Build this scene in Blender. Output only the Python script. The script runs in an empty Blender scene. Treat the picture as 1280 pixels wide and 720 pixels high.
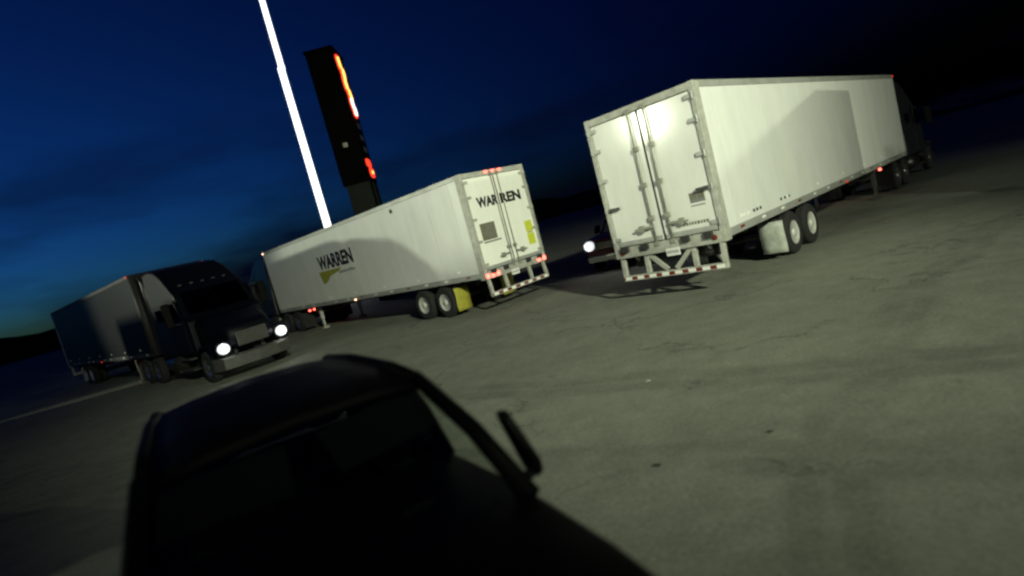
import bpy, bmesh, math, random
from mathutils import Vector, Matrix
random.seed(7)
R = math.radians
scene = bpy.context.scene
col = scene.collection

# ------------------------------------------------------------------ camera
F_PX, PITCH, ROLL, CAM_H = 730.5, 0.1059, 0.2598, 2.38
cd = bpy.data.cameras.new('camera')
cd.sensor_fit = 'HORIZONTAL'; cd.sensor_width = 36.0
cd.lens = 36.0 * F_PX / 1280.0
cd.clip_start = 0.05; cd.clip_end = 6000
cd.dof.use_dof = True; cd.dof.focus_distance = 14.5; cd.dof.aperture_fstop = 0.48
cam = bpy.data.objects.new('camera', cd); col.objects.link(cam)
fw = Vector((0, math.cos(PITCH), -math.sin(PITCH)))
r0 = Vector((1, 0, 0)); u0 = r0.cross(fw)
cr, sr = math.cos(ROLL), math.sin(ROLL)
rx = r0 * cr - u0 * sr; ux = r0 * sr + u0 * cr
cam.matrix_world = Matrix(((rx.x, ux.x, -fw.x, 0), (rx.y, ux.y, -fw.y, 0), (rx.z, ux.z, -fw.z, CAM_H), (0, 0, 0, 1)))
scene.camera = cam

# ------------------------------------------------------------------ sky (after sunset)
world = bpy.data.worlds.new('World'); scene.world = world; world.use_nodes = True
nt = world.node_tree; nt.nodes.clear()
def wn(t, **k):
    n = nt.nodes.new(t)
    for a, b in k.items(): setattr(n, a, b)
    return n
SUN_AZ = -70.0
sky = wn('ShaderNodeTexSky', sky_type='NISHITA', sun_disc=False)
sky.sun_elevation = R(-5.0); sky.sun_rotation = R(SUN_AZ); sky.air_density = 1.0; sky.dust_density = 0.3; sky.ozone_density = 4.0
tint = wn('ShaderNodeMix', data_type='RGBA', blend_type='MULTIPLY'); tint.inputs[0].default_value = 1
tint.inputs[7].default_value = (0.17, 0.95, 1.10, 1)
tc = wn('ShaderNodeTexCoord'); mp = wn('ShaderNodeMapping'); mp.inputs['Scale'].default_value = (1.2, 1.2, 5.0)
nz = wn('ShaderNodeTexNoise'); nz.inputs['Scale'].default_value = 2.2; nz.inputs['Detail'].default_value = 5; nz.inputs['Roughness'].default_value = 0.5
cr_ = wn('ShaderNodeValToRGB'); cr_.color_ramp.elements[0].position = 0.45; cr_.color_ramp.elements[1].position = 0.68
sep = wn('ShaderNodeSeparateXYZ')
low = wn('ShaderNodeMapRange'); low.inputs[1].default_value = 0.03; low.inputs[2].default_value = 0.36; low.inputs[3].default_value = 1; low.inputs[4].default_value = 0
mul = wn('ShaderNodeMath', operation='MULTIPLY')
cl = wn('ShaderNodeMix', data_type='RGBA'); cl.inputs[7].default_value = (0.0009, 0.0016, 0.0085, 1)
bg = wn('ShaderNodeBackground'); bg.inputs['Strength'].default_value = 1.0
sc_ = wn('ShaderNodeMix', data_type='RGBA', blend_type='MULTIPLY'); sc_.inputs[0].default_value = 1
SKY = 2.9
sc_.inputs[7].default_value = (SKY, SKY, SKY, 1)
out = wn('ShaderNodeOutputWorld')
L = nt.links.new
L(sky.outputs[0], tint.inputs[6]); L(tint.outputs[2], sc_.inputs[6])
L(tc.outputs['Generated'], mp.inputs[0]); L(mp.outputs[0], nz.inputs['Vector']); L(nz.outputs[0], cr_.inputs[0])
L(tc.outputs['Generated'], sep.inputs[0]); L(sep.outputs['Z'], low.inputs[0])
L(cr_.outputs[0], mul.inputs[0]); L(low.outputs[0], mul.inputs[1]); L(mul.outputs[0], cl.inputs[0])
L(sc_.outputs[2], cl.inputs[6]); L(cl.outputs[2], bg.inputs[0]); L(bg.outputs[0], out.inputs[0])

# last trace of the sun, at the horizon
sd = bpy.data.lights.new('sun', 'SUN'); sd.energy = 0.01; sd.angle = R(12); sd.color = (0.6, 0.75, 1)
so = bpy.data.objects.new('sun', sd); col.objects.link(so)
so.rotation_euler = (R(86), 0, R(SUN_AZ))

scene.view_settings.view_transform = 'Standard'; scene.view_settings.look = 'None'
scene.view_settings.exposure = 0.0; scene.view_settings.gamma = 1.0; scene.view_settings.use_curve_mapping = False
scene.cycles.use_denoising = True
scene.cycles.pixel_filter_type = 'GAUSSIAN'; scene.cycles.filter_width = 2.7
scene.cycles.max_bounces = 6; scene.cycles.sample_clamp_indirect = 4.0

# ------------------------------------------------------------------ materials
MATS = {}
def mat(name, color, rough=0.5, metal=0.0, var=0.0, vscale=4.0, stretch=(1, 1, 1), bump=0.0, bscale=60.0, spec=0.5, coat=0.0, emit=None, es=0.0, rvar=.22):
    m = bpy.data.materials.new(name); m.use_nodes = True; MATS[name] = m
    t = m.node_tree; b = t.nodes['Principled BSDF']
    b.inputs['Base Color'].default_value = (*color, 1); b.inputs['Roughness'].default_value = rough
    b.inputs['Metallic'].default_value = metal; b.inputs['Specular IOR Level'].default_value = spec
    b.inputs['Coat Weight'].default_value = coat
    if emit: b.inputs['Emission Color'].default_value = (*emit, 1); b.inputs['Emission Strength'].default_value = es
    if var or bump:
        co = t.nodes.new('ShaderNodeTexCoord'); mpn = t.nodes.new('ShaderNodeMapping'); mpn.inputs['Scale'].default_value = stretch
        t.links.new(co.outputs['Object'], mpn.inputs[0])
    if var:
        n = t.nodes.new('ShaderNodeTexNoise'); n.inputs['Scale'].default_value = vscale; n.inputs['Detail'].default_value = 6; n.inputs['Roughness'].default_value = .62
        t.links.new(mpn.outputs[0], n.inputs['Vector'])
        rp = t.nodes.new('ShaderNodeMapRange'); rp.inputs[1].default_value = .3; rp.inputs[2].default_value = .7
        rp.inputs[3].default_value = 1 - var; rp.inputs[4].default_value = 1 + var * .35
        t.links.new(n.outputs[0], rp.inputs[0])
        mx = t.nodes.new('ShaderNodeMix'); mx.data_type = 'RGBA'; mx.blend_type = 'MULTIPLY'; mx.inputs[0].default_value = 1
        mx.inputs[6].default_value = (*color, 1); t.links.new(rp.outputs[0], mx.inputs[7]); t.links.new(mx.outputs[2], b.inputs['Base Color'])
        rr = t.nodes.new('ShaderNodeMapRange'); rr.inputs[3].default_value = min(1, rough + rvar * .8); rr.inputs[4].default_value = max(.03, rough - rvar * .2)
        t.links.new(n.outputs[0], rr.inputs[0]); t.links.new(rr.outputs[0], b.inputs['Roughness'])
    if bump:
        n2 = t.nodes.new('ShaderNodeTexNoise'); n2.inputs['Scale'].default_value = bscale; n2.inputs['Detail'].default_value = 3
        t.links.new(mpn.outputs[0], n2.inputs['Vector'])
        bp = t.nodes.new('ShaderNodeBump'); bp.inputs['Strength'].default_value = bump; bp.inputs['Distance'].default_value = .01
        t.links.new(n2.outputs[0], bp.inputs['Height']); t.links.new(bp.outputs[0], b.inputs['Normal'])
    return m
mat('panel_white', (.70, .71, .68), .34, var=.10, vscale=1.6, stretch=(1, 1, .35), bump=.05, bscale=1.3)
mat('door_white', (.72, .72, .68), .135, var=.10, vscale=2.0, stretch=(1, 1, .4), bump=.012, bscale=1.5, rvar=.02)
mat('door_white_lit', (.86, .86, .80), .2, var=.06, vscale=2.0, stretch=(1, 1, .4), bump=.012, bscale=1.5, rvar=.02)  # paler copy of door_white: brighter light on the lettered doors put into colour
mat('aluminium', (.42, .43, .40), .42, metal=.35, var=.22, vscale=5, stretch=(.4, 1, 1))
mat('galvanised', (.44, .44, .39), .5, metal=.15, var=.3, vscale=7)
mat('steel_dark', (.07, .07, .065), .5, metal=.4, var=.3, vscale=8)
mat('rod_steel', (.30, .30, .25), .45, metal=.2, var=.3, vscale=6)
mat('gasket', (.025, .025, .024), .8)
mat('frame_black', (.018, .018, .018), .6, var=.4, vscale=5)
mat('rubber', (.016, .016, .016), .85, var=.4, vscale=9, bump=.2, bscale=40)
mat('rim_white', (.62, .62, .58), .4, metal=.2, var=.3, vscale=9)
mat('rim_alloy', (.3, .3, .3), .3, metal=.9, var=.2)
mat('ink', (.012, .012, .014), .5)
mat('ink_grey', (.17, .18, .17), .6)
mat('plate', (.75, .75, .72), .4, var=.1)
mat('sticker_grey', (.16, .15, .10), .6, var=.3, vscale=14)
mat('sticker_yellow', (.58, .62, .04), .5, var=.12, vscale=10)
mat('yellow_print', (.30, .30, .03), .5, var=.2, vscale=4)
mat('flap_yellow', (.36, .34, .035), .6, var=.3, vscale=6)
mat('flap_white', (.45, .47, .42), .6, var=.3, vscale=6)
mat('tape_white', (.85, .85, .80), .3)
mat('tape_red', (.16, .02, .014), .3)
mat('lamp_red', (.4, .01, .01), .3, emit=(1, .10, .07), es=7)
mat('lamp_red_dim', (.3, .01, .01), .3, emit=(1, .05, .03), es=.5)
mat('lamp_amber', (.5, .2, .05), .3, emit=(1, .62, .38), es=3.5)
mat('headlamp', (.9, .9, .9), .2, emit=(1, 1, .96), es=45)
mat('headlamp_bowl', (.6, .6, .6), .25, emit=(.9, .97, 1), es=.9)
mat('headlamp_off', (.25, .27, .28), .12, coat=.5)
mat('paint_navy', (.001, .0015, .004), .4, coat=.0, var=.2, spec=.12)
mat('paint_charcoal', (.010, .010, .011), .35, coat=.3, var=.2)
mat('paint_grey', (.016, .017, .02), .4, coat=.2, var=.2)
mat('paint_red', (.09, .012, .010), .35, coat=.4, var=.2)
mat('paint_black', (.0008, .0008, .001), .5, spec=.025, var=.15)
mat('plastic_black', (.0012, .0012, .0012), .6, spec=.08)
mat('interior', (.0008, .0008, .0008), .9, spec=.04)
mat('chrome', (.6, .6, .6), .12, metal=1.0)
mat('trim_dark', (.03, .03, .03), .35, metal=.5)
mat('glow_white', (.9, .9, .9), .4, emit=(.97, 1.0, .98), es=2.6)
mat('sign_dark', (.0006, .0007, .0006), .8, var=.3, spec=.05)
mat('sign_green', (.004, .006, .003), .6, var=.3, spec=.2)
mat('sign_red', (.3, .02, .01), .4, emit=(1, .05, .02), es=1.5)
mat('sign_orange', (.6, .3, .05), .4, emit=(1, .45, .09), es=3.0)
mat('sign_white', (.9, .9, .85), .4, emit=(1, .9, .75), es=3.2)
mat('sign_dim', (.02, .02, .025), .4, emit=(.3, .35, .5), es=.02)
mat('pole_metal', (.12, .12, .11), .5, metal=.5, var=.2)
mat('lamp_face', (.9, .9, .9), .3, emit=(1, 1, .78), es=60)
mat('paper', (.6, .58, .5), .8)
mat('litter_dark', (.03, .025, .02), .8)
mat('hill_dark', (.012, .018, .010), .9, var=.5, vscale=.05)
def glass_mat(name, tint, mixf):
    m = bpy.data.materials.new(name); m.use_nodes = True; t = m.node_tree; MATS[name] = m
    t.nodes.remove(t.nodes['Principled BSDF'])
    a = t.nodes.new('ShaderNodeBsdfTransparent'); a.inputs[0].default_value = (*tint, 1)
    g = t.nodes.new('ShaderNodeBsdfGlossy'); g.inputs['Roughness'].default_value = .04; g.inputs[0].default_value = (.8, .85, .9, 1)
    lw = t.nodes.new('ShaderNodeLayerWeight'); lw.inputs[0].default_value = .5
    pw = t.nodes.new('ShaderNodeMath'); pw.operation = 'POWER'; pw.inputs[1].default_value = 5; t.links.new(lw.outputs['Facing'], pw.inputs[0])
    fr = t.nodes.new('ShaderNodeMath'); fr.operation = 'MULTIPLY_ADD'; fr.inputs[1].default_value = .9; fr.inputs[2].default_value = .04; t.links.new(pw.outputs[0], fr.inputs[0])
    x = t.nodes.new('ShaderNodeMixShader'); t.links.new(fr.outputs[0], x.inputs[0]); t.links.new(a.outputs[0], x.inputs[1]); t.links.new(g.outputs[0], x.inputs[2])
    t.links.new(x.outputs[0], t.nodes['Material Output'].inputs[0])
glass_mat('glass', (.93, .97, .94), .1)
glass_mat('glass_dark', (.015, .017, .017), .1)

# trailer side sheet: faint vertical post seams
def seam_panel():
    m = MATS['panel_white']; t = m.node_tree; b = t.nodes['Principled BSDF']
    co = t.nodes.new('ShaderNodeTexCoord'); w = t.nodes.new('ShaderNodeTexWave'); w.wave_type = 'BANDS'; w.bands_direction = 'X'
    w.inputs['Scale'].default_value = .257; w.inputs['Distortion'].default_value = 0
    t.links.new(co.outputs['Object'], w.inputs['Vector'])
    rp = t.nodes.new('ShaderNodeMapRange'); rp.inputs[1].default_value = .985; rp.inputs[2].default_value = 1.0; rp.inputs[3].default_value = 0; rp.inputs[4].default_value = 1
    t.links.new(w.outputs[0], rp.inputs[0])
    bp = t.nodes.new('ShaderNodeBump'); bp.inputs['Strength'].default_value = .5; bp.inputs['Distance'].default_value = .006
    old = b.inputs['Normal'].links[0].from_socket
    t.links.new(rp.outputs[0], bp.inputs['Height']); t.links.new(old, bp.inputs['Normal']); t.links.new(bp.outputs[0], b.inputs['Normal'])
seam_panel()

def asphalt():
    m = bpy.data.materials.new('asphalt'); m.use_nodes = True; MATS['asphalt'] = m; t = m.node_tree; b = t.nodes['Principled BSDF']
    N = lambda k, **kw: (lambda n: ([setattr(n, a, v) for a, v in kw.items()], n)[1])(t.nodes.new(k))
    co = N('ShaderNodeTexCoord')
    def noise(scale, detail, rough, st=(1, 1, 1), rot=0):
        mpn = N('ShaderNodeMapping'); mpn.inputs['Scale'].default_value = st; mpn.inputs['Rotation'].default_value = (0, 0, rot)
        t.links.new(co.outputs['Object'], mpn.inputs[0])
        n = N('ShaderNodeTexNoise'); n.inputs['Scale'].default_value = scale; n.inputs['Detail'].default_value = detail; n.inputs['Roughness'].default_value = rough
        t.links.new(mpn.outputs[0], n.inputs['Vector']); return n
    def rng(src, a, bb, c, d):
        r = N('ShaderNodeMapRange'); r.inputs[1].default_value = a; r.inputs[2].default_value = bb; r.inputs[3].default_value = c; r.inputs[4].default_value = d
        t.links.new(src, r.inputs[0]); return r.outputs[0]
    def mulv(a, bb):
        k = N('ShaderNodeMath', operation='MULTIPLY'); t.links.new(a, k.inputs[0]); t.links.new(bb, k.inputs[1]); return k.outputs[0]
    big = rng(noise(.22, 5, .6).outputs[0], .3, .7, .86, 1.09)
    streak = rng(noise(.35, 5, .65, (.5, 1.6, 1), R(28)).outputs[0], .30, .62, .84, 1.05)
    mid = rng(noise(2.6, 6, .7).outputs[0], .3, .7, .82, 1.12)
    fine = rng(noise(22, 6, .85).outputs[0], .25, .75, .50, 1.48)
    # cracks: edges of warped cells, present only here and there
    warp = noise(1.3, 5, .65)
    vm = N('ShaderNodeVectorMath', operation='SCALE'); t.links.new(warp.outputs['Color'], vm.inputs[0]); vm.inputs['Scale'].default_value = 1.4
    va = N('ShaderNodeVectorMath', operation='ADD'); t.links.new(co.outputs['Object'], va.inputs[0]); t.links.new(vm.outputs[0], va.inputs[1])
    vo = N('ShaderNodeTexVoronoi', feature='DISTANCE_TO_EDGE'); vo.inputs['Scale'].default_value = .33; t.links.new(va.outputs[0], vo.inputs['Vector'])
    line = rng(vo.outputs['Distance'], .004, .016, 1, 0)
    mask = rng(noise(.5, 3, .5).outputs[0], .44, .56, 0, 1)
    crack = rng(mulv(line, mask), 0, 1, 1, .62)
    # dark oil spots
    spot = rng(noise(.9, 4, .55).outputs[0], .66, .76, 1, .5)
    # tyre marks: pairs of faint dark arcs where trucks swing round
    def arc(cx, cy, radii, wdt):
        d = N('ShaderNodeVectorMath', operation='DISTANCE'); t.links.new(va2.outputs[0], d.inputs[0]); d.inputs[1].default_value = (cx, cy, 0)
        acc = None
        for r_ in radii:
            k = N('ShaderNodeMath', operation='SUBTRACT'); t.links.new(d.outputs['Value'], k.inputs[0]); k.inputs[1].default_value = r_
            a_ = N('ShaderNodeMath', operation='ABSOLUTE'); t.links.new(k.outputs[0], a_.inputs[0])
            b_ = rng(a_.outputs[0], wdt * .4, wdt, 1, 0)
            if acc is None: acc = b_
            else:
                m_ = N('ShaderNodeMath', operation='MAXIMUM'); t.links.new(acc, m_.inputs[0]); t.links.new(b_, m_.inputs[1]); acc = m_.outputs[0]
        return acc
    wob = noise(.25, 2, .5); vs2 = N('ShaderNodeVectorMath', operation='SCALE'); t.links.new(wob.outputs['Color'], vs2.inputs[0]); vs2.inputs['Scale'].default_value = 1.5
    va2 = N('ShaderNodeVectorMath', operation='ADD'); t.links.new(co.outputs['Object'], va2.inputs[0]); t.links.new(vs2.outputs[0], va2.inputs[1])
    tm = N('ShaderNodeMath', operation='MAXIMUM'); t.links.new(arc(-12, -14, (24.0, 24.35, 26.0, 26.35), .22), tm.inputs[0]); t.links.new(arc(20, -6, (18.2, 18.5, 20.2, 20.5), .2), tm.inputs[1])
    tyre_m = rng(mulv(tm.outputs[0], rng(noise(.8, 4, .6).outputs[0], .35, .65, .1, 1)), 0, 1, 1, .74)
    tot = mulv(mulv(mulv(mulv(big, tyre_m), streak), mulv(mid, fine)), mulv(crack, spot))
    mx = N('ShaderNodeMix', data_type='RGBA', blend_type='MULTIPLY'); mx.inputs[0].default_value = 1; mx.inputs[6].default_value = (.198, .204, .166, 1)
    t.links.new(tot, mx.inputs[7]); t.links.new(mx.outputs[2], b.inputs['Base Color'])
    b.inputs['Roughness'].default_value = .85; b.inputs['Specular IOR Level'].default_value = .3
    bp = N('ShaderNodeBump'); bp.inputs['Strength'].default_value = .5; bp.inputs['Distance'].default_value = .012
    hb = N('ShaderNodeMath', operation='MULTIPLY'); t.links.new(fine, hb.inputs[0]); t.links.new(crack, hb.inputs[1])
    t.links.new(hb.outputs[0], bp.inputs['Height']); t.links.new(bp.outputs[0], b.inputs['Normal'])
asphalt()

# ------------------------------------------------------------------ mesh helpers
class MB:
    def __init__(s): s.v = []; s.f = []
    def add(s, vs, fs):
        o = len(s.v); s.v += [tuple(a) for a in vs]; s.f += [tuple(i + o for i in f) for f in fs]; return s
    def box(s, x0, x1, y0, y1, z0, z1):
        vs = [(x, y, z) for x in (x0, x1) for y in (y0, y1) for z in (z0, z1)]
        return s.add(vs, [(0, 1, 3, 2), (4, 6, 7, 5), (0, 4, 5, 1), (2, 3, 7, 6), (0, 2, 6, 4), (1, 5, 7, 3)])
    def bar(s, p, q, w, h, up=(0, 0, 1)):
        p = Vector(p); q = Vector(q); d = (q - p).normalized(); u = Vector(up)
        a = d.cross(u)
        if a.length < 1e-4: a = d.cross(Vector((1, 0, 0)))
        a.normalize(); u = a.cross(d).normalized()
        vs = [e + a * (w / 2 * i) + u * (h / 2 * j) for e in (p, q) for i, j in ((-1, -1), (1, -1), (1, 1), (-1, 1))]
        return s.add(vs, [(3, 2, 1, 0), (4, 5, 6, 7), (0, 1, 5, 4), (1, 2, 6, 5), (2, 3, 7, 6), (3, 0, 4, 7)])
    def tube(s, path, r, n=8):
        path = [Vector(p) for p in path]; rings = []
        for i, p in enumerate(path):
            d = (path[min(i + 1, len(path) - 1)] - path[max(i - 1, 0)]).normalized()
            a = d.cross(Vector((0, 0, 1)))
            if a.length < 1e-3: a = d.cross(Vector((1, 0, 0)))
            a.normalize(); b = a.cross(d)
            rr = r[i] if isinstance(r, (list, tuple)) else r
            rings.append([p + (a * math.cos(2 * math.pi * k / n) + b * math.sin(2 * math.pi * k / n)) * rr for k in range(n)])
        return s.loft(rings)
    def loft(s, rings, cap=True, closed=True):
        n = len(rings[0]); vs = [p for r in rings for p in r]; fs = []
        for i in range(len(rings) - 1):
            for k in range(n if closed else n - 1):
                a = i * n + k; b = i * n + (k + 1) % n
                fs.append((a, b, b + n, a + n))
        if cap: fs.append(tuple(range(n - 1, -1, -1))); fs.append(tuple((len(rings) - 1) * n + k for k in range(n)))
        return s.add(vs, fs)
    def prism(s, pts, y0, y1):              # (x, z) outline, extruded in y
        n = len(pts)
        vs = [(x, y0, z) for x, z in pts] + [(x, y1, z) for x, z in pts]
        return s.add(vs, [tuple(range(n)), tuple(range(2 * n - 1, n - 1, -1))] + [(k, k + n, (k + 1) % n + n, (k + 1) % n) for k in range(n)])
    def lathe_y(s, prof, n=28, c=(0, 0, 0), cap=True):   # (radius, y) profile around the y axis
        rings = [[(c[0] + r * math.cos(2 * math.pi * k / n), c[1] + y, c[2] + r * math.sin(2 * math.pi * k / n)) for k in range(n)] for r, y in prof]
        return s.loft(rings, cap=cap)
    def build(s, name, m, parent=None, bevel=0, smooth=False, seg=2):
        me = bpy.data.meshes.new(name); me.from_pydata([tuple(v) for v in s.v], [], s.f); me.update()
        bm = bmesh.new(); bm.from_mesh(me); bmesh.ops.recalc_face_normals(bm, faces=bm.faces); bm.to_mesh(me); bm.free()
        me.materials.append(MATS[m])
        o = bpy.data.objects.new(name, me); col.objects.link(o); o.parent = parent
        if smooth: me.shade_smooth()
        if bevel:
            b = o.modifiers.new('bevel', 'BEVEL'); b.width = bevel; b.segments = seg; b.limit_method = 'ANGLE'; b.angle_limit = R(35)
        return o
def bx(name, m, parent, x0, x1, y0, y1, z0, z1, bevel=0.0):
    return MB().box(x0, x1, y0, y1, z0, z1).build(name, m, parent, bevel)
def rr(x, hw, z0, z1, r=.1, n=4):            # rounded rectangle ring in a y-z plane
    r = min(r, hw * .95, (z1 - z0) * .48); p = []
    for cy, cz, a0 in ((hw - r, z1 - r, 0), (-hw + r, z1 - r, 90), (-hw + r, z0 + r, 180), (hw - r, z0 + r, 270)):
        for k in range(n + 1):
            a = R(a0 + 90 * k / n); p.append((x, cy + r * math.cos(a), cz + r * math.sin(a)))
    return p
def thing(name, label, cat, loc=(0, 0, 0), rz=0, group=None):
    o = bpy.data.objects.new(name, None); o.empty_display_size = .2; col.objects.link(o)
    o.location = loc; o.rotation_euler = (0, 0, rz); o['label'] = label; o['category'] = cat
    if group: o['group'] = group
    return o
def clone(src, parent, loc=None, rz=None):
    c = src.copy(); col.objects.link(c); c.parent = parent
    if loc is not None: c.location = loc
    if rz is not None: c.rotation_euler = (0, 0, rz)
    for ch in src.children:
        d = ch.copy(); col.objects.link(d); d.parent = c
    return c
def text_mesh(name, s, m, parent, width, height, place, bold=.0, ext=.003):
    """flat lettering; place(u, v, w) maps text coordinates to local coordinates"""
    cu = bpy.data.curves.new('t', 'FONT'); cu.body = s; cu.size = 1; cu.offset = bold; cu.extrude = .0; cu.align_x = 'LEFT'
    o = bpy.data.objects.new('t', cu); col.objects.link(o)
    me = bpy.data.meshes.new_from_object(o.evaluated_get(bpy.context.evaluated_depsgraph_get()))
    bpy.data.objects.remove(o); bpy.data.curves.remove(cu)
    xs = [v.co.x for v in me.vertices]; ys = [v.co.y for v in me.vertices]
    x0, x1, y0, y1 = min(xs), max(xs), min(ys), max(ys)
    bm = bmesh.new(); bm.from_mesh(me)
    g = bmesh.ops.extrude_face_region(bm, geom=list(bm.faces))
    ex = {e for e in g['geom'] if isinstance(e, bmesh.types.BMVert)}
    for v in bm.verts:
        u = (v.co.x - x0) / (x1 - x0) * width; w = (v.co.y - y0) / (y1 - y0) * height
        v.co = place(u, w, ext if v in ex else 0)
    bmesh.ops.recalc_face_normals(bm, faces=bm.faces)
    bm.to_mesh(me); bm.free(); me.name = name; me.materials.clear(); me.materials.append(MATS[m])
    o = bpy.data.objects.new(name, me); col.objects.link(o); o.parent = parent
    return o

# ------------------------------------------------------------------ setting: ground, far hills
g = MB(); g.add([(-2500, -2500, 0), (2500, -2500, 0), (2500, 2500, 0), (-2500, 2500, 0)], [(0, 1, 2, 3)])
ground = g.build('ground', 'asphalt'); ground['kind'] = 'structure'
h = MB(); rows = []
for k in range(140):
    a = R(-85 + 170 * k / 139); rad = 330
    z = 7 + 4 * math.sin(a * 7) + 2.5 * math.sin(a * 23 + 1) + random.uniform(0, 2.4)
    rows.append([(rad * math.sin(a), rad * math.cos(a), -.5), (rad * math.sin(a) * 1.02, rad * math.cos(a) * 1.02, z), (rad * math.sin(a) * 1.3, rad * math.cos(a) * 1.3, z * 1.1), (rad * 1.4 * math.sin(a), rad * 1.4 * math.cos(a), -.5)])
h.loft(rows, cap=True)
hills = h.build('hills', 'hill_dark'); hills['kind'] = 'structure'

# ------------------------------------------------------------------ wheels
def wheel_mesh(r=.50, w=.26, dual=True):
    def tyre(mb, y0):
        pr = [(r * .56, 0), (r * .62, .0), (r * .86, -.0), (r * .95, .02), (r, .05), (r, w - .05), (r * .95, w - .02), (r * .86, w), (r * .6, w), (r * .56, w - .01)]
        mb.lathe_y([(a, y0 + b) for a, b in pr], 32, cap=False)
        for k in range(3):
            yy = y0 + w * (.3 + .2 * k)
            mb.lathe_y([(r + .001, yy - .012), (r + .008, yy - .008), (r + .008, yy + .008), (r + .001, yy + .012)], 32)
    t = MB(); tyre(t, 0)
    if dual: tyre(t, -w - .07)
    rim = MB()      # disc dished into the outer tyre
    rim.lathe_y([(r * .58, w - .02), (r * .60, w - .005), (r * .55, w - .012), (r * .50, w - .05), (r * .46, w - .10), (r * .28, w - .09), (r * .24, w - .02), (r * .12, w + .02), (.001, w + .022)], 28)
    for k in range(10):
        a = 2 * math.pi * k / 10
        rim.lathe_y([(.02, w - .10), (.02, w - .06), (.001, w - .055)], 6, (r * .36 * math.cos(a), 0, r * .36 * math.sin(a)))
    return t, rim
class WheelKit:
    def __init__(s, r, w, dual, rim='rim_white'):
        t, rm = wheel_mesh(r, w, dual)
        o = t.build('wheel', 'rubber', None, 0, True); q = rm.build('rim', rim, o, 0, True)
        s.tm, s.rm, s.w, s.r = o.data, q.data, w, r
        bpy.data.objects.remove(q); bpy.data.objects.remove(o)
    def put(s, parent, x, y, side):         # y: outer face
        o = bpy.data.objects.new('wheel', s.tm); col.objects.link(o); o.parent = parent
        q = bpy.data.objects.new('rim', s.rm); col.objects.link(q); q.parent = o
        if side > 0: o.location = (x, y - s.w, s.r)
        else: o.location = (x, y + s.w, s.r); o.rotation_euler = (0, 0, math.pi)
        return o
dual = WheelKit(.50, .27, True); dual_dark = WheelKit(.50, .27, True, 'rim_alloy'); steer = WheelKit(.50, .28, False, 'rim_alloy'); carw = WheelKit(.37, .24, False, 'rim_alloy')

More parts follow.
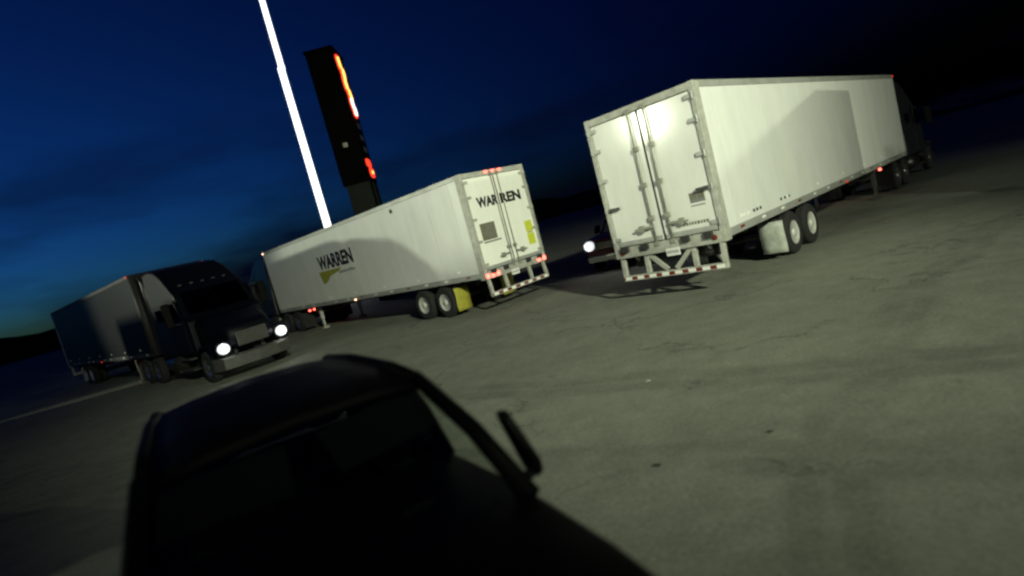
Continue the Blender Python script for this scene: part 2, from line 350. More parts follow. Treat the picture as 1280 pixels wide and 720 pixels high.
# ------------------------------------------------------------------ semi trailers (x forward from the rear doors, y left)
def trailer(name, label, loc, yaw, kind, skin='panel_white'):
    t = thing(name, label, 'trailer', loc, math.pi / 2 - yaw, 'box trailers on the lot')
    rail = 'aluminium' if skin == 'panel_white' else 'frame_black'
    Lg, W, ZB, ZT = 16.15, 1.3, 1.22, 4.11
    for s in (1, -1):
        y0, y1 = sorted((s * 1.262, s * 1.292))
        bx('side_wall', skin, t, .24, Lg - .16, y0, y1, ZB, 3.97)
        y0, y1 = sorted((s * 1.20, s * 1.30)); bx('top_rail', rail, t, .242, Lg - .15, y0, y1, 3.972, ZT, .012)
        bx('bottom_rail', rail, t, .242, Lg - .15, y0, y1, 1.06, ZB - .002, .01)
        # front corner post, rounded
        c = MB(); c.tube([(Lg - .15, s * 1.15, 1.06), (Lg - .15, s * 1.15, 4.10)], .148, 16); c.build('corner_post', rail, t, 0, True)
        # rear corner post
        y0, y1 = sorted((s * 1.19, s * 1.302)); bx('corner_post', 'galvanised', t, .0, .238, y0, y1, 1.0, ZT, .012)
    bx('roof', 'aluminium', t, .20, Lg - .14, -1.198, 1.198, 4.06, 4.095)
    bx('nose_wall', skin, t, Lg - .06, Lg, -1.14, 1.14, 1.06, 4.10, .02)
    bx('floor', 'frame_black', t, .24, Lg - .08, -1.195, 1.195, 1.10, 1.20)
    fr = MB()
    for k in range(38): fr.box(.6 + k * .41, .65 + k * .41, -1.19, 1.19, 1.0, 1.098)
    fr.build('crossmembers', 'frame_black', t)
    # rear header and sill
    bx('header', 'galvanised', t, .0, .16, -1.188, 1.188, 3.955, 4.10, .008)
    bx('sill', 'galvanised', t, -.02, .18, -1.188, 1.188, 1.0, 1.235, .01)
    # doors
    for s in (1, -1):
        y0, y1 = sorted((s * .014, s * 1.186))
        d = bx('door', 'door_white' if kind == 'plain' else 'door_white_lit', t, .03, .085, y0, y1, 1.25, 3.945, .012)
        y0, y1 = sorted((s * .002, s * .013)); bx('gasket', 'gasket', d, .02, .09, y0, y1, 1.25, 3.945)
        ry = s * (.19 if kind == 'plain' else .13)
        rod = MB().tube([(-.02, ry, 1.16), (-.02, ry, 4.02)], .021 if kind == 'plain' else .014, 10)
        rd = rod.build('lock_rod', 'rod_steel', d, 0, True)
        for z in ((1.20, 1.75, 2.45, 3.2, 3.98) if kind == 'plain' else (1.20, 1.75, 3.98)):
            MB().box(-.045, .029 if 1.25 < z < 3.94 else -.021, ry - .055, ry + .055, z - .05, z + .05).build('rod_bracket', 'rod_steel', d, .006)
        hy = (ry, ry + s * .42)
        hd = MB().bar((-.05, ry, 1.58), (-.05, ry + s * .44, 1.55), .05, .022, (1, 0, 0))
        hd.box(-.06, .029, ry + s * .28 - .05, ry + s * .28 + .05, 1.49, 1.63); hd.build('handle', 'rod_steel', d, .004)
        for z in (1.42, 2.1, 2.75, 3.4, 3.84):
            yy = sorted((s * 1.06, s * 1.30))
            MB().box(-.012, .029, yy[0], yy[1], z - .04, z + .04).tube([(-.02, s * 1.245, z - .07), (-.02, s * 1.245, z + .07)], .024, 8).build('hinge', 'aluminium' if kind == 'plain' else 'galvanised', d, .004)
        if kind == 'plain': hk = MB().box(-.05, .029, *sorted((s * .92, s * 1.17)), 1.72 + .35, 1.78 + .35).build('hold_back', 'steel_dark', d, .004)
        # lower crash strip with rubber buffers
        y0, y1 = sorted((s * .05, s * 1.17)); bx('threshold_plate', 'aluminium', d, .005, .029, y0, y1, 1.26, 1.36, .004)
    for s in (1, -1):
        for yy in (.98, .48): bx('buffer', 'gasket', t, -.09, -.021, s * yy - .09, s * yy + .09, 1.13, 1.26, .012)
    # under-ride guard
    xb = .02
    bar = bx('bumper', 'galvanised', t, xb - .04, xb + .06, -1.22, 1.22, .48, .60, .012)
    posts = (1.17, .52) if kind == 'logo' else (1.17, .56, )
    for s in (1, -1):
        for q in posts:
            MB().bar((xb + .01, s * q, .60), (xb + .05, s * q, 1.0), .10, .08, (1, 0, 0)).build('bumper_post', 'galvanised', bar, .006)
        if kind == 'plain':
            MB().bar((xb + .02, s * .10, .62), (xb + .05, s * .50, .99), .09, .07, (1, 0, 0)).build('bumper_brace', 'galvanised', bar, .006)
            MB().bar((xb + .6, s * .85, .55), (xb + .10, s * .85, .99), .08, .06, (0, 1, 0)).build('bumper_brace', 'galvanised', bar, .006)
            MB().tube([(xb + .3, s * .95, .86), (xb + .32, s * .55, .86)], .14, 14).build('air_tank', 'frame_black', t, 0, True)
    n = 8 if kind == 'plain' else 7
    for k in range(n):
        y = -1.16 + 2.32 * k / (n - 1) * .93
        bx('tape', 'tape_white', bar, xb - .046, xb - .041, y, y + .17, .505, .575)
        bx('tape', 'tape_red', bar, xb - .0455, xb - .041, y + .172, min(y + .33, 1.21), .507, .573)
    # licence plate
    bx('licence_plate', 'plate', t, -.035, -.028, -.30 if kind == 'plain' else -.02, .02 if kind == 'plain' else .30, .90, 1.06)
    pm = MB()
    for k in range(6):
        y = (-.26 if kind == 'plain' else .03) + k * .045; pm.box(-.0385, -.0352, y, y + .025, .95, 1.01)
    pm.build('plate_characters', 'ink_grey', t)
    # side reflective tape, mid marker lamps
    for s in (1, -1):
        for k in range(14):
            x = .7 + k * 1.12
            y0, y1 = sorted((s * 1.3005, s * 1.304))
            bx('tape', 'tape_white' if k % 3 else 'tape_red', t, x, x + .2, y0, y1, 1.13, 1.18)
            y0, y1 = sorted((s * 1.2925, s * 1.303))
            if k % 2 == 0: bx('rivet_plate', 'tape_white', t, x + .45, x + .56, y0, y1, 1.33, 1.39, .003)
        y0, y1 = sorted((s * 1.3005, s * 1.335))
        bx('marker_lamp', 'lamp_amber' if kind == 'logo' else 'lamp_red_dim', t, 8.0, 8.1, y0, y1, 1.06, 1.12, .008)
        bx('marker_lamp', 'lamp_amber' if kind == 'logo' else 'lamp_red_dim', t, Lg - .25, Lg - .14, y0, y1, 4.02, 4.08, .008)
    # running gear
    ax0 = 2.35 if kind == 'logo' else 3.55
    for s in (1, -1):
        MB().box(ax0 - .9, ax0 + 2.2, s * .45 - .06, s * .45 + .06, .78, .999).build('slider_rail', 'frame_black', t)
        for k in range(2): dual.put(t, ax0 + 1.22 * k, s * 1.27, s)
        fx = ax0 - .62
        y0, y1 = sorted((s * .70, s * 1.27))
        f = MB()
        rows = [[(fx + .02 * math.sin(i * 1.1), y0 + (y1 - y0) * j / 3, .16 + .74 * i / 6) for j in range(4)] for i in range(7)]
        f.loft(rows, cap=False, closed=False); o = f.build('mud_flap', 'flap_yellow' if kind == 'logo' else 'flap_white', t, 0, True)
        sm = o.modifiers.new('thick', 'SOLIDIFY'); sm.thickness = .012
        MB().box(fx - .02, fx + .03, min(s * .40, s * 1.27), max(s * .40, s * 1.27), .90, .95).build('flap_hanger', 'frame_black', t)
        # landing gear
        MB().box(12.2, 12.34, s * .95 - .07, s * .95 + .07, .45, 1.09).box(12.22, 12.32, s * .95 - .045, s * .95 + .045, .09, .45).box(12.12, 12.42, s * .95 - .13, s * .95 + .13, .02, .09).build('landing_leg', 'steel_dark' if kind == 'plain' else 'galvanised', t, .008)
    for k in range(2): MB().tube([(ax0 + 1.22 * k, -1.0, .5), (ax0 + 1.22 * k, 1.0, .5)], .065, 10).build('axle', 'frame_black', t)
    MB().bar((12.27, -.9, .75), (12.27, .9, .75), .05, .08).build('landing_brace', 'steel_dark', t)
    if kind == 'logo':
        # lit tail and clearance lamps
        for y in (.28, .0, -.28): bx('clearance_lamp', 'lamp_red', t, -.03, -.001, y - .055, y + .055, 4.03, 4.085, .01)
        for y in (1.22, 1.02, .82, -.95, -1.2):
            l = MB(); l.lathe_y([(.001, 0), (.05, .0), (.062, .012), (.062, .03)], 14)
            l.v = [(-.05 + b * 1.0, a + y, c_ + 1.10) for a, b, c_ in l.v]; l.build('tail_lamp', 'lamp_red', t, 0, True)
        # lettering on the doors and the side
        WX = .0285
        text_mesh('lettering', 'WAR', 'ink', t, .84, .31, lambda u, v, e: Vector((WX - e, .88 - u, 3.05 + v)), .05)
        text_mesh('lettering', 'REN', 'ink', t, .86, .31, lambda u, v, e: Vector((WX - e, -.06 - u, 3.05 + v)), .05)
        text_mesh('logo_lettering', 'WARREN', 'ink', t, 3.05, .58, lambda u, v, e: Vector((10.40 - u, 1.2925 + e, 2.52 + v)), .045)
        sw = MB()
        for a, b in (((10.5, 2.48), (10.3, 1.95)),):
            pts = [(10.55, 2.46), (8.45, 2.46), (8.75, 2.34), (9.6, 2.22), (9.95, 2.02), (10.35, 1.93), (10.45, 2.15)]
            sw.prism(pts, 1.2925, 1.2955)
        sw.build('logo_swoosh', 'yellow_print', t)
        ln = MB(); x = 8.75
        while x > 7.45:
            w_ = random.choice((.06, .09, .05)); ln.box(x - w_, x, 1.2925, 1.2955, 2.24, 2.33 if random.random() < .7 else 2.36); x -= w_ + .03
        ln.build('small_print', 'ink_grey', t)
        st = bx('notice', 'sticker_grey', t, .0265, .0285, .42, 1.0, 2.10, 2.60)
        pr = MB()
        for k in range(7): pr.box(.0245, .0265, .48, .94 - random.uniform(0, .2), 2.16 + k * .06, 2.185 + k * .06)
        pr.build('notice_print', 'ink_grey', st)
        bx('notice', 'ink_grey', t, .0265, .0285, .30, .98, 2.02, 2.07)
        bx('warning_sticker', 'sticker_yellow', t, .0265, .0285, -1.08, -.78, 2.02, 2.36)
        bx('warning_sticker', 'sticker_yellow', t, .0265, .0285, -1.08, -.78, 1.62, 1.97)
        bx('warning_print', 'ink_grey', t, .0245, .0265, -1.04, -.82, 1.985, 2.012)
        bx('vent', 'gasket', t, 3.84, 3.98, 1.2925, 1.31, 3.74, 3.86, .004)
    else:
        st = bx('door_sticker', 'ink_grey', t, .0265, .0285, -1.04, -.72, 1.86, 2.06)
        for a in (-1.03, -.86): bx('sticker_block', 'sticker_grey', st, .0245, .0265, a, a + .13, 1.93, 2.05)
        bx('door_sticker', 'ink_grey', t, .0265, .0285, -1.02, -.72, 1.79, 1.815)
        sp = MB(); y = -.45
        while y > -1.0:
            w_ = random.uniform(.03, .06); sp.box(.0265, .0285, y - w_, y, 1.44, 1.50); y -= w_ + .02
        sp.build('door_print', 'sticker_grey', t)
        for s in (1, -1):
            for z in (1.12,):
                l = MB(); l.lathe_y([(.001, 0), (.045, .0), (.055, .012), (.055, .03)], 14)
                l.v = [(-.05 + b, a + s * 1.08, c_ + z) for a, b, c_ in l.v]; l.build('tail_lamp', 'tape_red', t, 0, True)
        for x0 in (1.45, 1.62, 1.8, 3.0, 3.25, 3.5):
            bx('rivet_plate', 'gasket', t, x0, x0 + .09, -1.304, -1.2925, 1.33, 1.39, .003)
        bx('reflector', 'tape_white', t, .82, 1.05, -1.306, -1.2925, 1.33, 1.39, .003)
    return t
T1 = trailer('semi_trailer', 'white box trailer with big black lettering on its rear doors and red lamps lit', (.32, 17.65, 0), -.7276, 'logo')
T2 = trailer('semi_trailer', 'plain white box trailer with a lamp glaring on its unlettered rear doors', (3.33, 12.08, 0), .8085, 'plain')

# ------------------------------------------------------------------ semi tractors (x forward, origin under the rear axles)
def tractor(name, label, loc, rz, paint, lit):
    t = thing(name, label, 'truck', loc, rz, 'semi tractors on the lot')
    # cab and sleeper: side outline, narrowing towards the roof
    prof = [(1.75, .98), (5.25, .98), (5.25, 2.0), (5.02, 2.18), (4.55, 2.92), (4.25, 3.12), (3.55, 3.62), (3.0, 3.88), (2.4, 3.97), (1.75, 3.93)]
    c = MB(); rings = []
    for q in (-1, -.97, .97, 1):
        ring = []
        for x, z in prof:
            hw = 1.20 - max(0, z - 1.9) * .075; k = 1 if abs(q) < 1 else .94
            cx, cz = 3.2, 2.4
            ring.append((cx + (x - cx) * (1 if abs(q) < 1 else .975), math.copysign(hw, q) * (1 if abs(q) == 1 else .965), cz + (z - cz) * (1 if abs(q) < 1 else .97)))
        rings.append(ring)
    rings = [rings[0], rings[1], rings[2], rings[3]]
    c.loft(rings); cab = c.build('cab', paint, t, .03)
    # windscreen: two panes
    for s in (1, -1):
        y0, y1 = s * .02, s * .98
        m = MB(); p = [(5.06, y0, 2.20), (5.0, y1, 2.20), (4.56, s * .93, 2.93), (4.60, y0, 2.93)]
        m.add([(a + .03, b, c_ + .02) for a, b, c_ in p] + [(a, b, c_) for a, b, c_ in p], [(0, 1, 2, 3), (7, 6, 5, 4), (0, 4, 5, 1), (1, 5, 6, 2), (2, 6, 7, 3), (3, 7, 4, 0)])
        m.build('windscreen', 'glass_dark', cab)
        d = MB(); d.prism([(3.72, 1.05), (4.95, 1.05), (4.95, 2.1), (4.62, 2.78), (3.72, 2.85)], s * 1.19, s * 1.215); dr = d.build('door', paint, cab, .008)
        w = MB(); w.prism([(3.82, 2.08), (4.86, 2.08), (4.56, 2.68), (3.82, 2.74)], s * 1.216, s * 1.224); w.build('side_window', 'glass_dark', dr)
        MB().box(3.80, 3.95, min(s * 1.216, s * 1.25), max(s * 1.216, s * 1.25), 1.75, 1.80).build('door_handle', 'trim_dark', dr)
        w = MB(); w.prism([(2.5, 2.2), (3.1, 2.2), (3.1, 2.6), (2.5, 2.6)], s * 1.196, s * 1.206); w.build('sleeper_window', 'glass_dark', cab)
        # mirror on two arms
        m = MB().box(4.78, 4.92, min(s * 1.42, s * 1.66), max(s * 1.42, s * 1.66), 1.95, 2.72); mi = m.build('mirror', 'plastic_black', t, .04)
        MB().tube([(4.85, s * 1.18, 2.72), (4.85, s * 1.5, 2.66)], .02).tube([(4.85, s * 1.18, 2.0), (4.85, s * 1.5, 2.02)], .02).build('mirror_arm', 'trim_dark', mi)
        bx('mirror_glass', 'trim_dark', mi, 4.772, 4.779, min(s * 1.44, s * 1.64), max(s * 1.44, s * 1.64), 2.0, 2.68)
        # fender over the steer wheel
        f = MB(); rings = []
        for k in range(13):
            a = R(-8 + 176 * k / 12); r1, r2 = .60, .66
            cx, cz = 5.75, .52
            ya, yb = s * .72, s * 1.20
            rings.append([(cx + r1 * math.cos(a), ya, cz + r1 * math.sin(a)), (cx + r1 * math.cos(a), yb, cz + r1 * math.sin(a)), (cx + r2 * math.cos(a), yb, cz + r2 * math.sin(a)), (cx + r2 * 1.05 * math.cos(a), ya, cz + r2 * 1.05 * math.sin(a))])
        f.loft(rings); f.build('fender', paint, t, .01, True)
        # headlamp pod
        pod = MB(); pod.loft([[(x, s * (.92 + dy * w_), .98 + dz * h_) for dy, dz in ((-1, -1), (1, -1), (1, 1), (-1, 1))] for x, w_, h_ in ((6.1, .25, .26), (6.55, .25, .24), (6.72, .21, .19))]); pod.build('headlamp_pod', paint, t, .03)
        l = MB(); l.loft([[(x, s * .92 + r_ * 1.12 * math.cos(a), .98 + r_ * math.sin(a)) for a in [2 * math.pi * k / 18 for k in range(18)]] for x, r_ in ((6.715, .17), (6.75, .165), (6.78, .11), (6.79, .02))])
        hl_ = l.build('headlamp', 'headlamp_bowl' if lit else 'headlamp_off', t, 0, True)
        b_ = MB(); b_.loft([[(x, s * .92 + r_ * math.cos(a), .98 + r_ * math.sin(a)) for a in [2 * math.pi * k / 16 for k in range(16)]] for x, r_ in ((6.78, .10), (6.80, .098), (6.815, .05), (6.818, .01))]); b_.build('bulb', 'headlamp' if lit else 'headlamp_off', hl_, 0, True)
        steer.put(t, 5.75, s * 1.19, s)
        for x in (-.65, .65): dual_dark.put(t, x, s * 1.23, s)
        MB().tube([(2.0, s * .93, .68), (3.4, s * .93, .68)], .31, 20).build('fuel_tank', 'trim_dark', t, 0, True)
        for z in (.42, .78): bx('step', 'steel_dark', t, 3.55, 4.5, min(s * .78, s * 1.2), max(s * .78, s * 1.2), z, z + .05, .01)
        MB().box(3.5, 4.6, min(s * .72, s * .80), max(s * .72, s * .80), .4, .97).build('step_box', 'frame_black', t)
        bx('frame_rail', 'frame_black', t, -1.6, 6.3, s * .43 - .05, s * .43 + .05, .72, .97)
        bx('mud_flap', 'rubber', t, -1.36, -1.34, min(s * .66, s * 1.24), max(s * .66, s * 1.24), .14, .85)
        bx('tail_lamp', 'lamp_red', t, -1.65, -1.605, s * .70 - .045, s * .70 + .045, .86, .94, .01)
        bx('tail_lamp', 'lamp_red', t, -1.65, -1.605, s * .92 - .045, s * .92 + .045, .86, .94, .01)
        MB().tube([(1.60, s * 1.05, .9), (1.60, s * 1.05, 3.7), (1.5, s * 1.05, 3.9)], .075, 12).build('exhaust_stack', 'trim_dark', t, 0, True)
    bx('tail_crossbar', 'frame_black', t, -1.604, -1.55, -1.0, 1.0, .84, .96)
    hd = MB(); hd.loft([rr(5.252, 1.02, .95, 2.03, .20), rr(5.7, .95, .95, 1.94, .24), rr(6.2, .84, .92, 1.80, .26), rr(6.55, .74, .90, 1.66, .26), rr(6.75, .66, .90, 1.48, .22)])
    hood = hd.build('hood', paint, t, 0, True)
    gb = bx('grille', 'steel_dark', t, 6.74, 6.79, -.48, .48, .92, 1.36, .02)
    for k in range(6): bx('grille_bar', 'trim_dark', gb, 6.791, 6.81, -.46, .46, .96 + k * .066, .985 + k * .066)
    bp = MB(); bp.loft([[(x, y, z) for x, z in ((xx, .32), (xx + .16, .34), (xx + .18, .68), (xx, .74))] for xx, y in ((6.25, -1.22), (6.62, -1.05), (6.75, -.6), (6.80, 0), (6.75, .6), (6.62, 1.05), (6.25, 1.22))])
    bp.build('front_bumper', 'steel_dark', t, .02)
    fwp = MB(); fwp.lathe_y([(.001, 0), (.5, 0), (.5, .06), (.001, .06)], 24); fwp.v = [(a, c_, b + .98) for a, b, c_ in fwp.v]; fwp.build('fifth_wheel', 'steel_dark', t)
    for x in (-.65, .65, 5.75): MB().tube([(x, -.95, .5), (x, .95, .5)], .07, 10).build('axle', 'frame_black', t)
    for k in range(5): bx('roof_lamp', 'trim_dark', cab, 4.12, 4.2, -.72 + .36 * k - .05, -.72 + .36 * k + .05, 3.19, 3.24, .01)
    return t
hx, hy = .72, -.694
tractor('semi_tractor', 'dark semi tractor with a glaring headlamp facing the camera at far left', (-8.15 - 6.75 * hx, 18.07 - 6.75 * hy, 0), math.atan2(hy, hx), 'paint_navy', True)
# tractor coupled to the lettered trailer
f1 = Vector((math.sin(-.7276), math.cos(-.7276))); p1 = Vector((.32, 17.65)) + f1 * 15.1
tractor('semi_tractor', 'dark semi tractor coupled under the nose of the lettered white trailer', (p1.x, p1.y, 0), math.pi / 2 + .7276, 'paint_charcoal', False)
f2 = Vector((math.sin(.8085), math.cos(.8085))); p2 = Vector((3.33, 12.08)) + f2 * 15.1
tractor('semi_tractor', 'dark semi tractor coupled to the plain white trailer', (p2.x, p2.y, 0), math.pi / 2 - .8085, 'paint_grey', False)

# ------------------------------------------------------------------ cars (x forward, y left)
def cut_arches(o, xs, r, z):
    for x in xs:
        c = MB(); c.lathe_y([(r, -1.4), (r, 1.4)], 28, (x, 0, z)); co = c.build('cutter', 'plastic_black')
        md = o.modifiers.new('arch', 'BOOLEAN'); md.object = co; md.operation = 'DIFFERENCE'; md.solver = 'EXACT'
        me = bpy.data.meshes.new_from_object(o.evaluated_get(bpy.context.evaluated_depsgraph_get()))
        o.modifiers.clear(); o.data = me; bpy.data.objects.remove(co)
def body_ring(x, hw, zb, zt, crown):
    p = [(hw * .90, zb), (hw * .985, zb + .10), (hw, zb + (zt - zb) * .45), (hw * .985, zt - (zt - zb) * .22), (hw * .95, zt - .05), (hw * .88, zt - .005), (hw * .55, zt + crown * .7), (0, zt + crown)]
    return [(x, y, z) for y, z in p] + [(x, -y, z) for y, z in reversed(p[:-1])]
def car(name, label, cat, loc, rz, paint, spec):
    t = thing(name, label, cat, loc, rz)
    b = MB(); b.loft([body_ring(*s) for s in spec['stations']])
    body = b.build('body', paint, t); cut_arches(body, spec['axles'], spec['wr'] + .06, spec['wr']); body.data.shade_smooth()
    em = body.modifiers.new('split', 'EDGE_SPLIT'); em.split_angle = R(38)
    for x in spec['axles']:
        for s in (1, -1): carw.put(t, x, s * (spec['hw'] - .02), s)
        bx('inner_arch', 'plastic_black', t, x - .34, x + .34, -spec['hw'] + .30, spec['hw'] - .30, .28, .75)
    G = spec['green']       # pillar tops and bases, front to back: (xb, yb, zb, xt, yt, zt, radius)
    roof = MB(); tops = [(g_[3], g_[4], g_[5]) for g_ in G]
    rows = []
    x0, y0, z0 = tops[0]; rows.append([(x0 + .06, y0 * q, z0 - .03 + .05 * (1 - q * q)) for q in (-1, -.6, 0, .6, 1)])
    for (x, y, z) in tops: rows.append([(x, y * q, z + .055 * (1 - q * q)) for q in (-1, -.6, 0, .6, 1)])
    roof.loft(rows, cap=False, closed=False); ro = roof.build('roof', paint, t, 0, True); sm = ro.modifiers.new('thick', 'SOLIDIFY'); sm.thickness = .05; sm.offset = -1
    for s in (1, -1):
        pl = MB().tube([(x, s * y, z) for x, y, z in tops], [.035] * len(tops), 8); pl.build('roof_rail', paint, t, 0, True)
        for g_ in G:
            m_ = ((g_[0] + g_[3]) / 2 + .02, s * (g_[1] + g_[4]) / 2 + s * .02, (g_[2] + g_[5]) / 2)
            MB().tube([(g_[0], s * g_[1], g_[2] - .03), m_, (g_[3], s * g_[4], g_[5])], [g_[6] * 1.15, g_[6], g_[6] * .9], 10).build('pillar', paint, t, 0, True)
        for a, c in zip(G[:-1], G[1:]):
            q = [(a[0], s * a[1], a[2] - .07), (c[0], s * c[1], c[2] - .07), (c[3], s * c[4], c[5]), (a[3], s * a[4], a[5])]
            MB().add(q, [(0, 1, 2, 3)]).build('side_window', 'glass' if a is G[0] else 'glass_dark', t)
    a = G[0]
    ws = MB(); ws.loft([[(a[0] + .10 * (1 - q * q), a[1] * q, a[2]) for q in (-1, -.5, 0, .5, 1)], [((a[0] + a[3]) / 2 + .08 * (1 - q * q), (a[1] + a[4]) / 2 * q, (a[2] + a[5]) / 2 + .02) for q in (-1, -.5, 0, .5, 1)], [(a[3] + .06 * (1 - q * q), a[4] * q, a[5]) for q in (-1, -.5, 0, .5, 1)]], cap=False, closed=False)
    ws.build('windscreen', 'glass', t, 0, True)
    a = G[-1]; MB().add([(a[0], a[1], a[2]), (a[0], -a[1], a[2]), (a[3], -a[4], a[5]), (a[3], a[4], a[5])], [(0, 1, 2, 3)]).build('rear_window', 'glass_dark', t)
    # interior
    bx('dashboard', 'interior', t, G[0][0] - .42, G[0][0] - .02, -.74, .74, .85, G[0][2] - .01, .05)
    for x in spec['seats']:
        for s in (1, -1):
            st = MB().box(x - .1, x + .42, s * .40 - .25, s * .40 + .25, .55, .72).build('seat', 'interior', t, .05)
            MB().loft([rr(0, .25, 0, .60, .08)] + [rr(.14, .24, 0, .60, .08)]).build('seat_back', 'interior', st, .03).matrix_local = Matrix.Translation((x - .14, s * .40, .66)) @ Matrix.Rotation(R(-14), 4, 'Y')
            MB().box(x - .34, x - .24, s * .40 - .13, s * .40 + .13, 1.27, 1.46).build('headrest', 'interior', st, .04)
    for s in (1, -1):
        MB().bar((G[0][3] + .02, s * .36, G[0][5] - .07), (G[0][3] + .24, s * .40, G[0][5] - .25), .58, .025).build('sun_visor', 'interior', t, .008)
    sw = MB(); n = 20; sw.tube([(G[0][0] - .50 + .10 * math.sin(2 * math.pi * k / n), .40 + .18 * math.cos(2 * math.pi * k / n), .98 + .15 * math.sin(2 * math.pi * k / n)) for k in range(n + 1)], .016, 6); sw.build('steering_wheel', 'interior', t, 0, True)
    # mirrors
    mx, my, mz, mw, mh = spec['mirror']
    for s in (1, -1):
        m = MB(); m.loft([[(mx + dx, s * (my + mw * (.5 + .5 * q * k) - .10 * (.5 + .5 * w_)), mz + mh * (.5 + .5 * w_ * k)) for q, w_ in ((-1, -.7), (-.6, -1), (.6, -1), (1, -.7), (1, .6), (.7, 1), (-.7, 1), (-1, .7))] for dx, k in ((-.05, .97), (0, 1), (.05, .86), (.08, .5))])
        mi = m.build('mirror', 'plastic_black', t, .008, True); MB().tube([(mx + .02, s * (G[0][1] - .02), mz + .0), (mx, s * (my + .05), mz + .05)], [.035, .028], 8).build('mirror_arm', 'plastic_black', mi, 0, True)
    # front: lamps, grille; bumper strip, rear lamps
    xf, hzl, hyl = spec['front']
    for s in (1, -1):
        l = MB(); l.loft([[(x, s * hyl + r_ * spec['hl'][0] * math.cos(q), hzl + r_ * spec['hl'][1] * math.sin(q)) for q in [2 * math.pi * k / 18 for k in range(18)]] for x, r_ in ((xf - .10, 1), (xf, .98), (xf + .03, .7), (xf + .04, .1))])
        hl_ = l.build('headlamp', 'headlamp_bowl' if spec['lampmat'] == 'headlamp' else spec['lampmat'], t, 0, True)
        b_ = MB(); b_.loft([[(x, s * hyl + r_ * math.cos(a), hzl + r_ * math.sin(a)) for a in [2 * math.pi * k / 16 for k in range(16)]] for x, r_ in ((xf + .02, .09 if spec['lampmat'] == 'headlamp' else .04), (xf + .05, .085 if spec['lampmat'] == 'headlamp' else .04), (xf + .06, .02))]); b_.build('bulb', spec['lampmat'], hl_, 0, True)
        bx('tail_lamp', 'tape_red', t, spec['stations'][0][0] - .02, spec['stations'][0][0] + .05, s * .78 - .10, s * .78 + .10, .80, 1.0, .02)
        for x in spec['handles']: bx('door_handle', 'plastic_black', t, x, x + .16, min(s * (spec['hw'] - .02), s * (spec['hw'] + .02)), max(s * (spec['hw'] - .02), s * (spec['hw'] + .02)), .93, .96, .006)
    gr = bx('grille', 'plastic_black', t, xf - .08, xf + .03, -.48, .48, hzl - .17, hzl + .10, .02)
    for k in range(4): bx('grille_bar', 'chrome' if paint == 'paint_red' else 'plastic_black', gr, xf + .031, xf + .045, -.46, .46, hzl - .14 + k * .06, hzl - .125 + k * .06)
    bx('front_bumper', spec['bumper'], t, xf - .12, xf + .08, -.84, .84, .36, .58, .04)
    return t
suv = dict(hw=.94, wr=.37, axles=(1.42, -1.36), seats=(.0, -.95), handles=(-.35, -1.2),
    stations=[(-2.30, .80, .45, .95, .02), (-2.22, .88, .34, 1.06, .02), (-1.6, .93, .25, 1.10, .02), (-.5, .94, .22, 1.10, .02), (.6, .94, .22, 1.11, .01), (1.0, .93, .23, 1.10, .03), (1.5, .92, .25, 1.06, .04), (1.95, .90, .28, .99, .04), (2.2, .84, .32, .90, .03), (2.30, .72, .40, .78, .01)],
    green=[(.98, .83, 1.12, .22, .69, 1.68, .048), (-.05, .86, 1.10, -.15, .68, 1.72, .035), (-1.05, .86, 1.10, -1.0, .67, 1.72, .035), (-2.05, .80, 1.10, -1.7, .64, 1.68, .06)],
    mirror=(.74, .985, 1.05, .062, .41), front=(2.22, .80, .66), hl=(.16, .07), lampmat='headlamp_off', bumper='plastic_black')
FX, FY = .5, -.866
suvo = car('parked_suv', 'black car in the left foreground with its door mirror sticking out', 'car', (-1.375, 3.133, 0), math.atan2(FY, FX), 'paint_black', suv)
pick = dict(hw=.99, wr=.39, axles=(1.95, -1.6), seats=(.25,), handles=(.1,),
    stations=[(-2.85, .92, .55, 1.15, .0), (-2.8, .97, .45, 1.20, .0), (-1.0, .98, .40, 1.22, .0), (.0, .99, .36, 1.20, .0), (1.1, .99, .36, 1.22, .02), (1.6, .98, .36, 1.22, .05), (2.3, .97, .38, 1.18, .05), (2.65, .92, .42, 1.10, .03), (2.74, .82, .50, .98, .0)],
    green=[(1.15, .88, 1.22, .50, .72, 1.80, .045), (.1, .90, 1.20, .0, .72, 1.83, .035), (-.75, .88, 1.20, -.62, .70, 1.80, .05)],
    mirror=(.98, 1.03, 1.22, .22, .30), front=(2.80, .95, .72), hl=(.19, .17), lampmat='headlamp', bumper='chrome')
ph = Vector((-.56, -.83)).normalized(); pl_ = Vector((-ph.y, ph.x))
po = Vector((2.94, 20.03)) - ph * 2.68 + pl_ * .74
car('pickup_truck', 'dark red pickup truck with a lit headlamp half hidden behind the plain trailer', 'pickup truck', (po.x, po.y, 0), math.atan2(ph.y, ph.x), 'paint_red', pick)

# ------------------------------------------------------------------ glowing pole and pylon sign behind the lettered trailer
gp = thing('illuminated_pole', 'tall white glowing pole rising behind the lettered white trailer', 'pole', (-10.95, 40, 0))
MB().tube([(0, 0, .5), (0, 0, 16.05)], [.25, .205], 20).build('lower_section', 'glow_white', gp, 0, True)
MB().tube([(.06, 0, 16.05), (.12, 0, 27)], [.178, .15], 20).build('upper_section', 'glow_white', gp, 0, True)
MB().tube([(0, 0, 0), (0, 0, .5)], .36, 20).build('base', 'pole_metal', gp, .02)
MB().tube([(0.03, 0, 15.98), (0.03, 0, 16.1)], .218, 20).build('collar', 'glow_white', gp, 0)

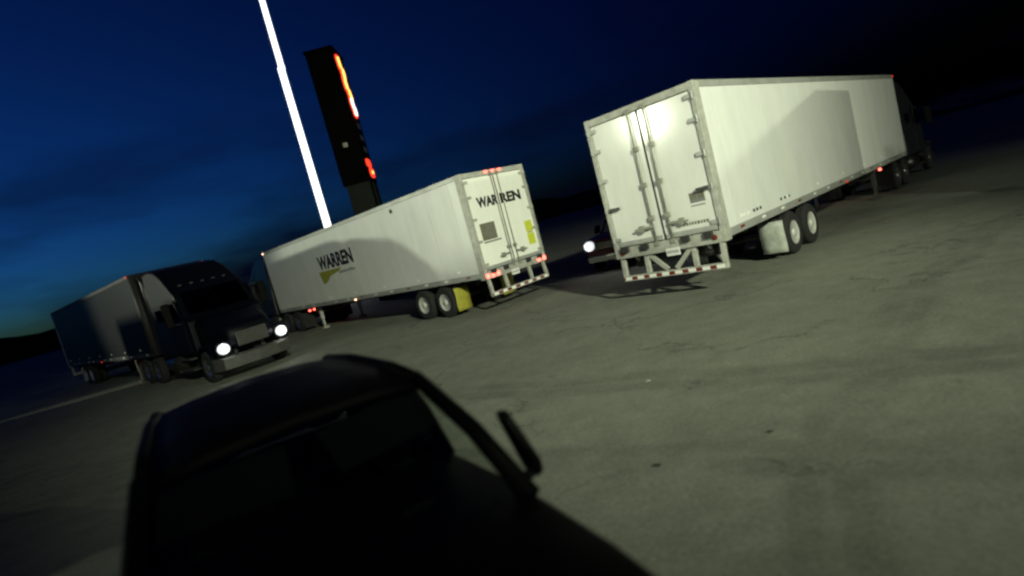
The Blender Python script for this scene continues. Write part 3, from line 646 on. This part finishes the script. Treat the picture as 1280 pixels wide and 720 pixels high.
sg = thing('pylon_sign', 'tall dark pylon sign with orange and red glowing panels on its edge-on face', 'sign', (-7.05, 35.2, 0))
bx('cabinet', 'sign_dark', sg, -.78, .76, -1.2, 1.2, 6.85, 14.35, .05)
bx('cabinet_cap', 'sign_dark', sg, -.84, .82, -1.26, 1.26, 14.352, 14.52, .02)
for yy in (-.62, .62): bx('column', 'sign_green', sg, -.62, .72, yy - .5, yy + .5, 0, 6.848, .03)
bx('glint_patch', 'rod_steel', sg, -.12, .14, -1.23, -1.202, 8.95, 9.2, .03)  # small paler plate standing in for a lamp glint on the dark cabinet
# raised glowing shapes on the +x face: unreadable from here
def lit(m, z, y, hh, w_, x0, d, tilt=0.0):
    n = 14; ring = [(w_ / 2 * math.copysign(abs(math.cos(a)) ** .6, math.cos(a)), hh / 2 * math.copysign(abs(math.sin(a)) ** .6, math.sin(a))) for a in [2 * math.pi * k / n for k in range(n)]]
    c, q = math.cos(tilt), math.sin(tilt)
    MB().loft([[(x, y + u * c - v * q, z + u * q + v * c) for u, v in ring] for x in (x0, x0 + d)]).build('lit_shape', m, sg, .015)
for z, y, hh, w_, tl in ((13.72, -.55, .75, .7, .3), (13.15, -.15, .8, .8, -.2), (12.55, -.3, .75, .8, .1), (12.0, .1, .75, .7, .4), (11.5, .0, .7, .7, 0), (11.05, .2, .6, .8, 0)):
    lit('sign_red', z, y, hh + .16, w_ + .16, .762, .06, tl)
    lit('sign_white' if z < 11.6 else 'sign_orange', z, y, hh * .86, w_ * .6, .824, .05, tl)
for k in range(3): lit('sign_dim', 8.8 + k * .7, .3, .35, .9, .762, .02)
lit('sign_red', 7.95, -.1, .5, 1.2, .762, .06); lit('sign_red', 7.4, .2, .6, 1.1, .762, .06); lit('sign_orange', 7.42, .2, .2, .3, .824, .04)

# ------------------------------------------------------------------ lot lamps (outside the picture; one is mirrored in the trailer door)
def lamp_post(loc, hgt, target, power, rad, label, cone=150, blend=.6, color=(1, 1.075, .79)):
    t = thing('lamp_post', label, 'lamp post', (loc[0], loc[1], 0), 0, 'lot lamp posts')
    MB().tube([(0, 0, .6), (0, 0, hgt - .25)], [.13, .08], 14).build('pole', 'pole_metal', t, 0, True)
    MB().tube([(0, 0, 0), (0, 0, .6)], .28, 16).build('base', 'galvanised', t, .03)
    d = (Vector(target) - Vector((loc[0], loc[1], hgt))); az = Vector((d.x, d.y, 0)).normalized()
    MB().bar((0, 0, hgt - .3), az * .6 + Vector((0, 0, hgt - .1)), .08, .08).build('arm', 'pole_metal', t)
    hd_ = MB(); c = az * .9 + Vector((0, 0, hgt - .05)); hd_.bar(c - az * .35, c + az * .35, .5, .16); hd_.build('lamp_head', 'pole_metal', t, .03)
    fc = MB(); fc.bar(c - az * .28 - Vector((0, 0, .09)), c + az * .28 - Vector((0, 0, .09)), .42, .015); fc.build('lamp_lens', 'lamp_face', t)
    ld = bpy.data.lights.new('lamp_light', 'SPOT'); ld.energy = power; ld.color = color; ld.shadow_soft_size = rad; ld.spot_size = R(cone); ld.spot_blend = blend
    lo = bpy.data.objects.new('lamp_light', ld); col.objects.link(lo); lo.parent = t
    p = c - Vector((0, 0, .28)); lo.location = p
    lo.rotation_euler = (Vector(target) - Vector((loc[0], loc[1], 0)) - p).to_track_quat('-Z', 'Y').to_euler()
    return t
lamp_post((8, -14), 12, (.3, 21, 3), 46500, .5, 'lot lamp post behind the camera', 52, 1.0)
lamp_post((-35.7, 2.7), 8.2, (5, 10.5, 1.5), 9500, .4, 'lot lamp post mirrored in the plain trailer door', 30, .5)
lamp_post((-46, 19.5), 8.2, (-4, 21, 2.5), 22000, .7, 'lot lamp post far to the left of the camera', 26, .6)
lamp_post((30, -12), 6.5, (5, 13, 2), 11500, .25, 'lot lamp post to the right of the camera', 90, .6)
# semis parked on both sides just outside the picture: their shadows fall on the two trailers
def parked_semi(nose, d, paint, lab_t, lab_c):
    d = Vector(d).normalized(); o = Vector(nose) - d * 7.0
    tractor('semi_tractor', lab_t, (o.x, o.y, 0), math.atan2(d.y, d.x), paint, False)
    q = o + d * .1 - d * 15.1
    trailer('semi_trailer', lab_c, (q.x, q.y, 0), math.atan2(d.x, d.y), 'plain')
parked_semi((-9.0, 6.2), (.72, -.694), 'paint_charcoal', 'dark semi tractor parked to the left of the camera', 'plain white trailer parked to the left of the camera')
parked_semi((20.7, -8.3), (.33, -.94), 'paint_charcoal', 'dark semi tractor parked to the right of the camera', 'plain white trailer parked to the right of the camera')
tq = Vector((-8.15 - 6.75 * hx, 18.07 - 6.75 * hy)) - Vector((hx, hy)).normalized() * 15.0
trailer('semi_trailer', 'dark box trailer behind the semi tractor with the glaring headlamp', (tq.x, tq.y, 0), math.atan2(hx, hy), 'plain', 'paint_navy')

# ------------------------------------------------------------------ litter
def scrap(label, x, y, s, m, cat='litter'):
    q = MB(); n = 6; vs = []
    for k in range(n):
        a = 2 * math.pi * k / n; r_ = s * random.uniform(.6, 1.1); vs.append((r_ * math.cos(a), r_ * .7 * math.sin(a), .006 + random.uniform(0, s * .35)))
    vs.append((0, 0, .006 + s * .25)); q.add(vs, [(k, (k + 1) % n, n) for k in range(n)])
    o = q.build('paper_scrap' if m == 'paper' else 'debris', m); o.location = (x, y, 0); o['label'] = label; o['category'] = cat
    sm = o.modifiers.new('thick', 'SOLIDIFY'); sm.thickness = .004
    return o
scrap('small pale paper scrap on the open asphalt', 1.38, 7.24, .035, 'paper')
scrap('dark debris lying on the asphalt beside the car', .83, 4.92, .045, 'litter_dark')
scrap('small dark debris near the right of the asphalt', 1.9, 5.0, .04, 'litter_dark')
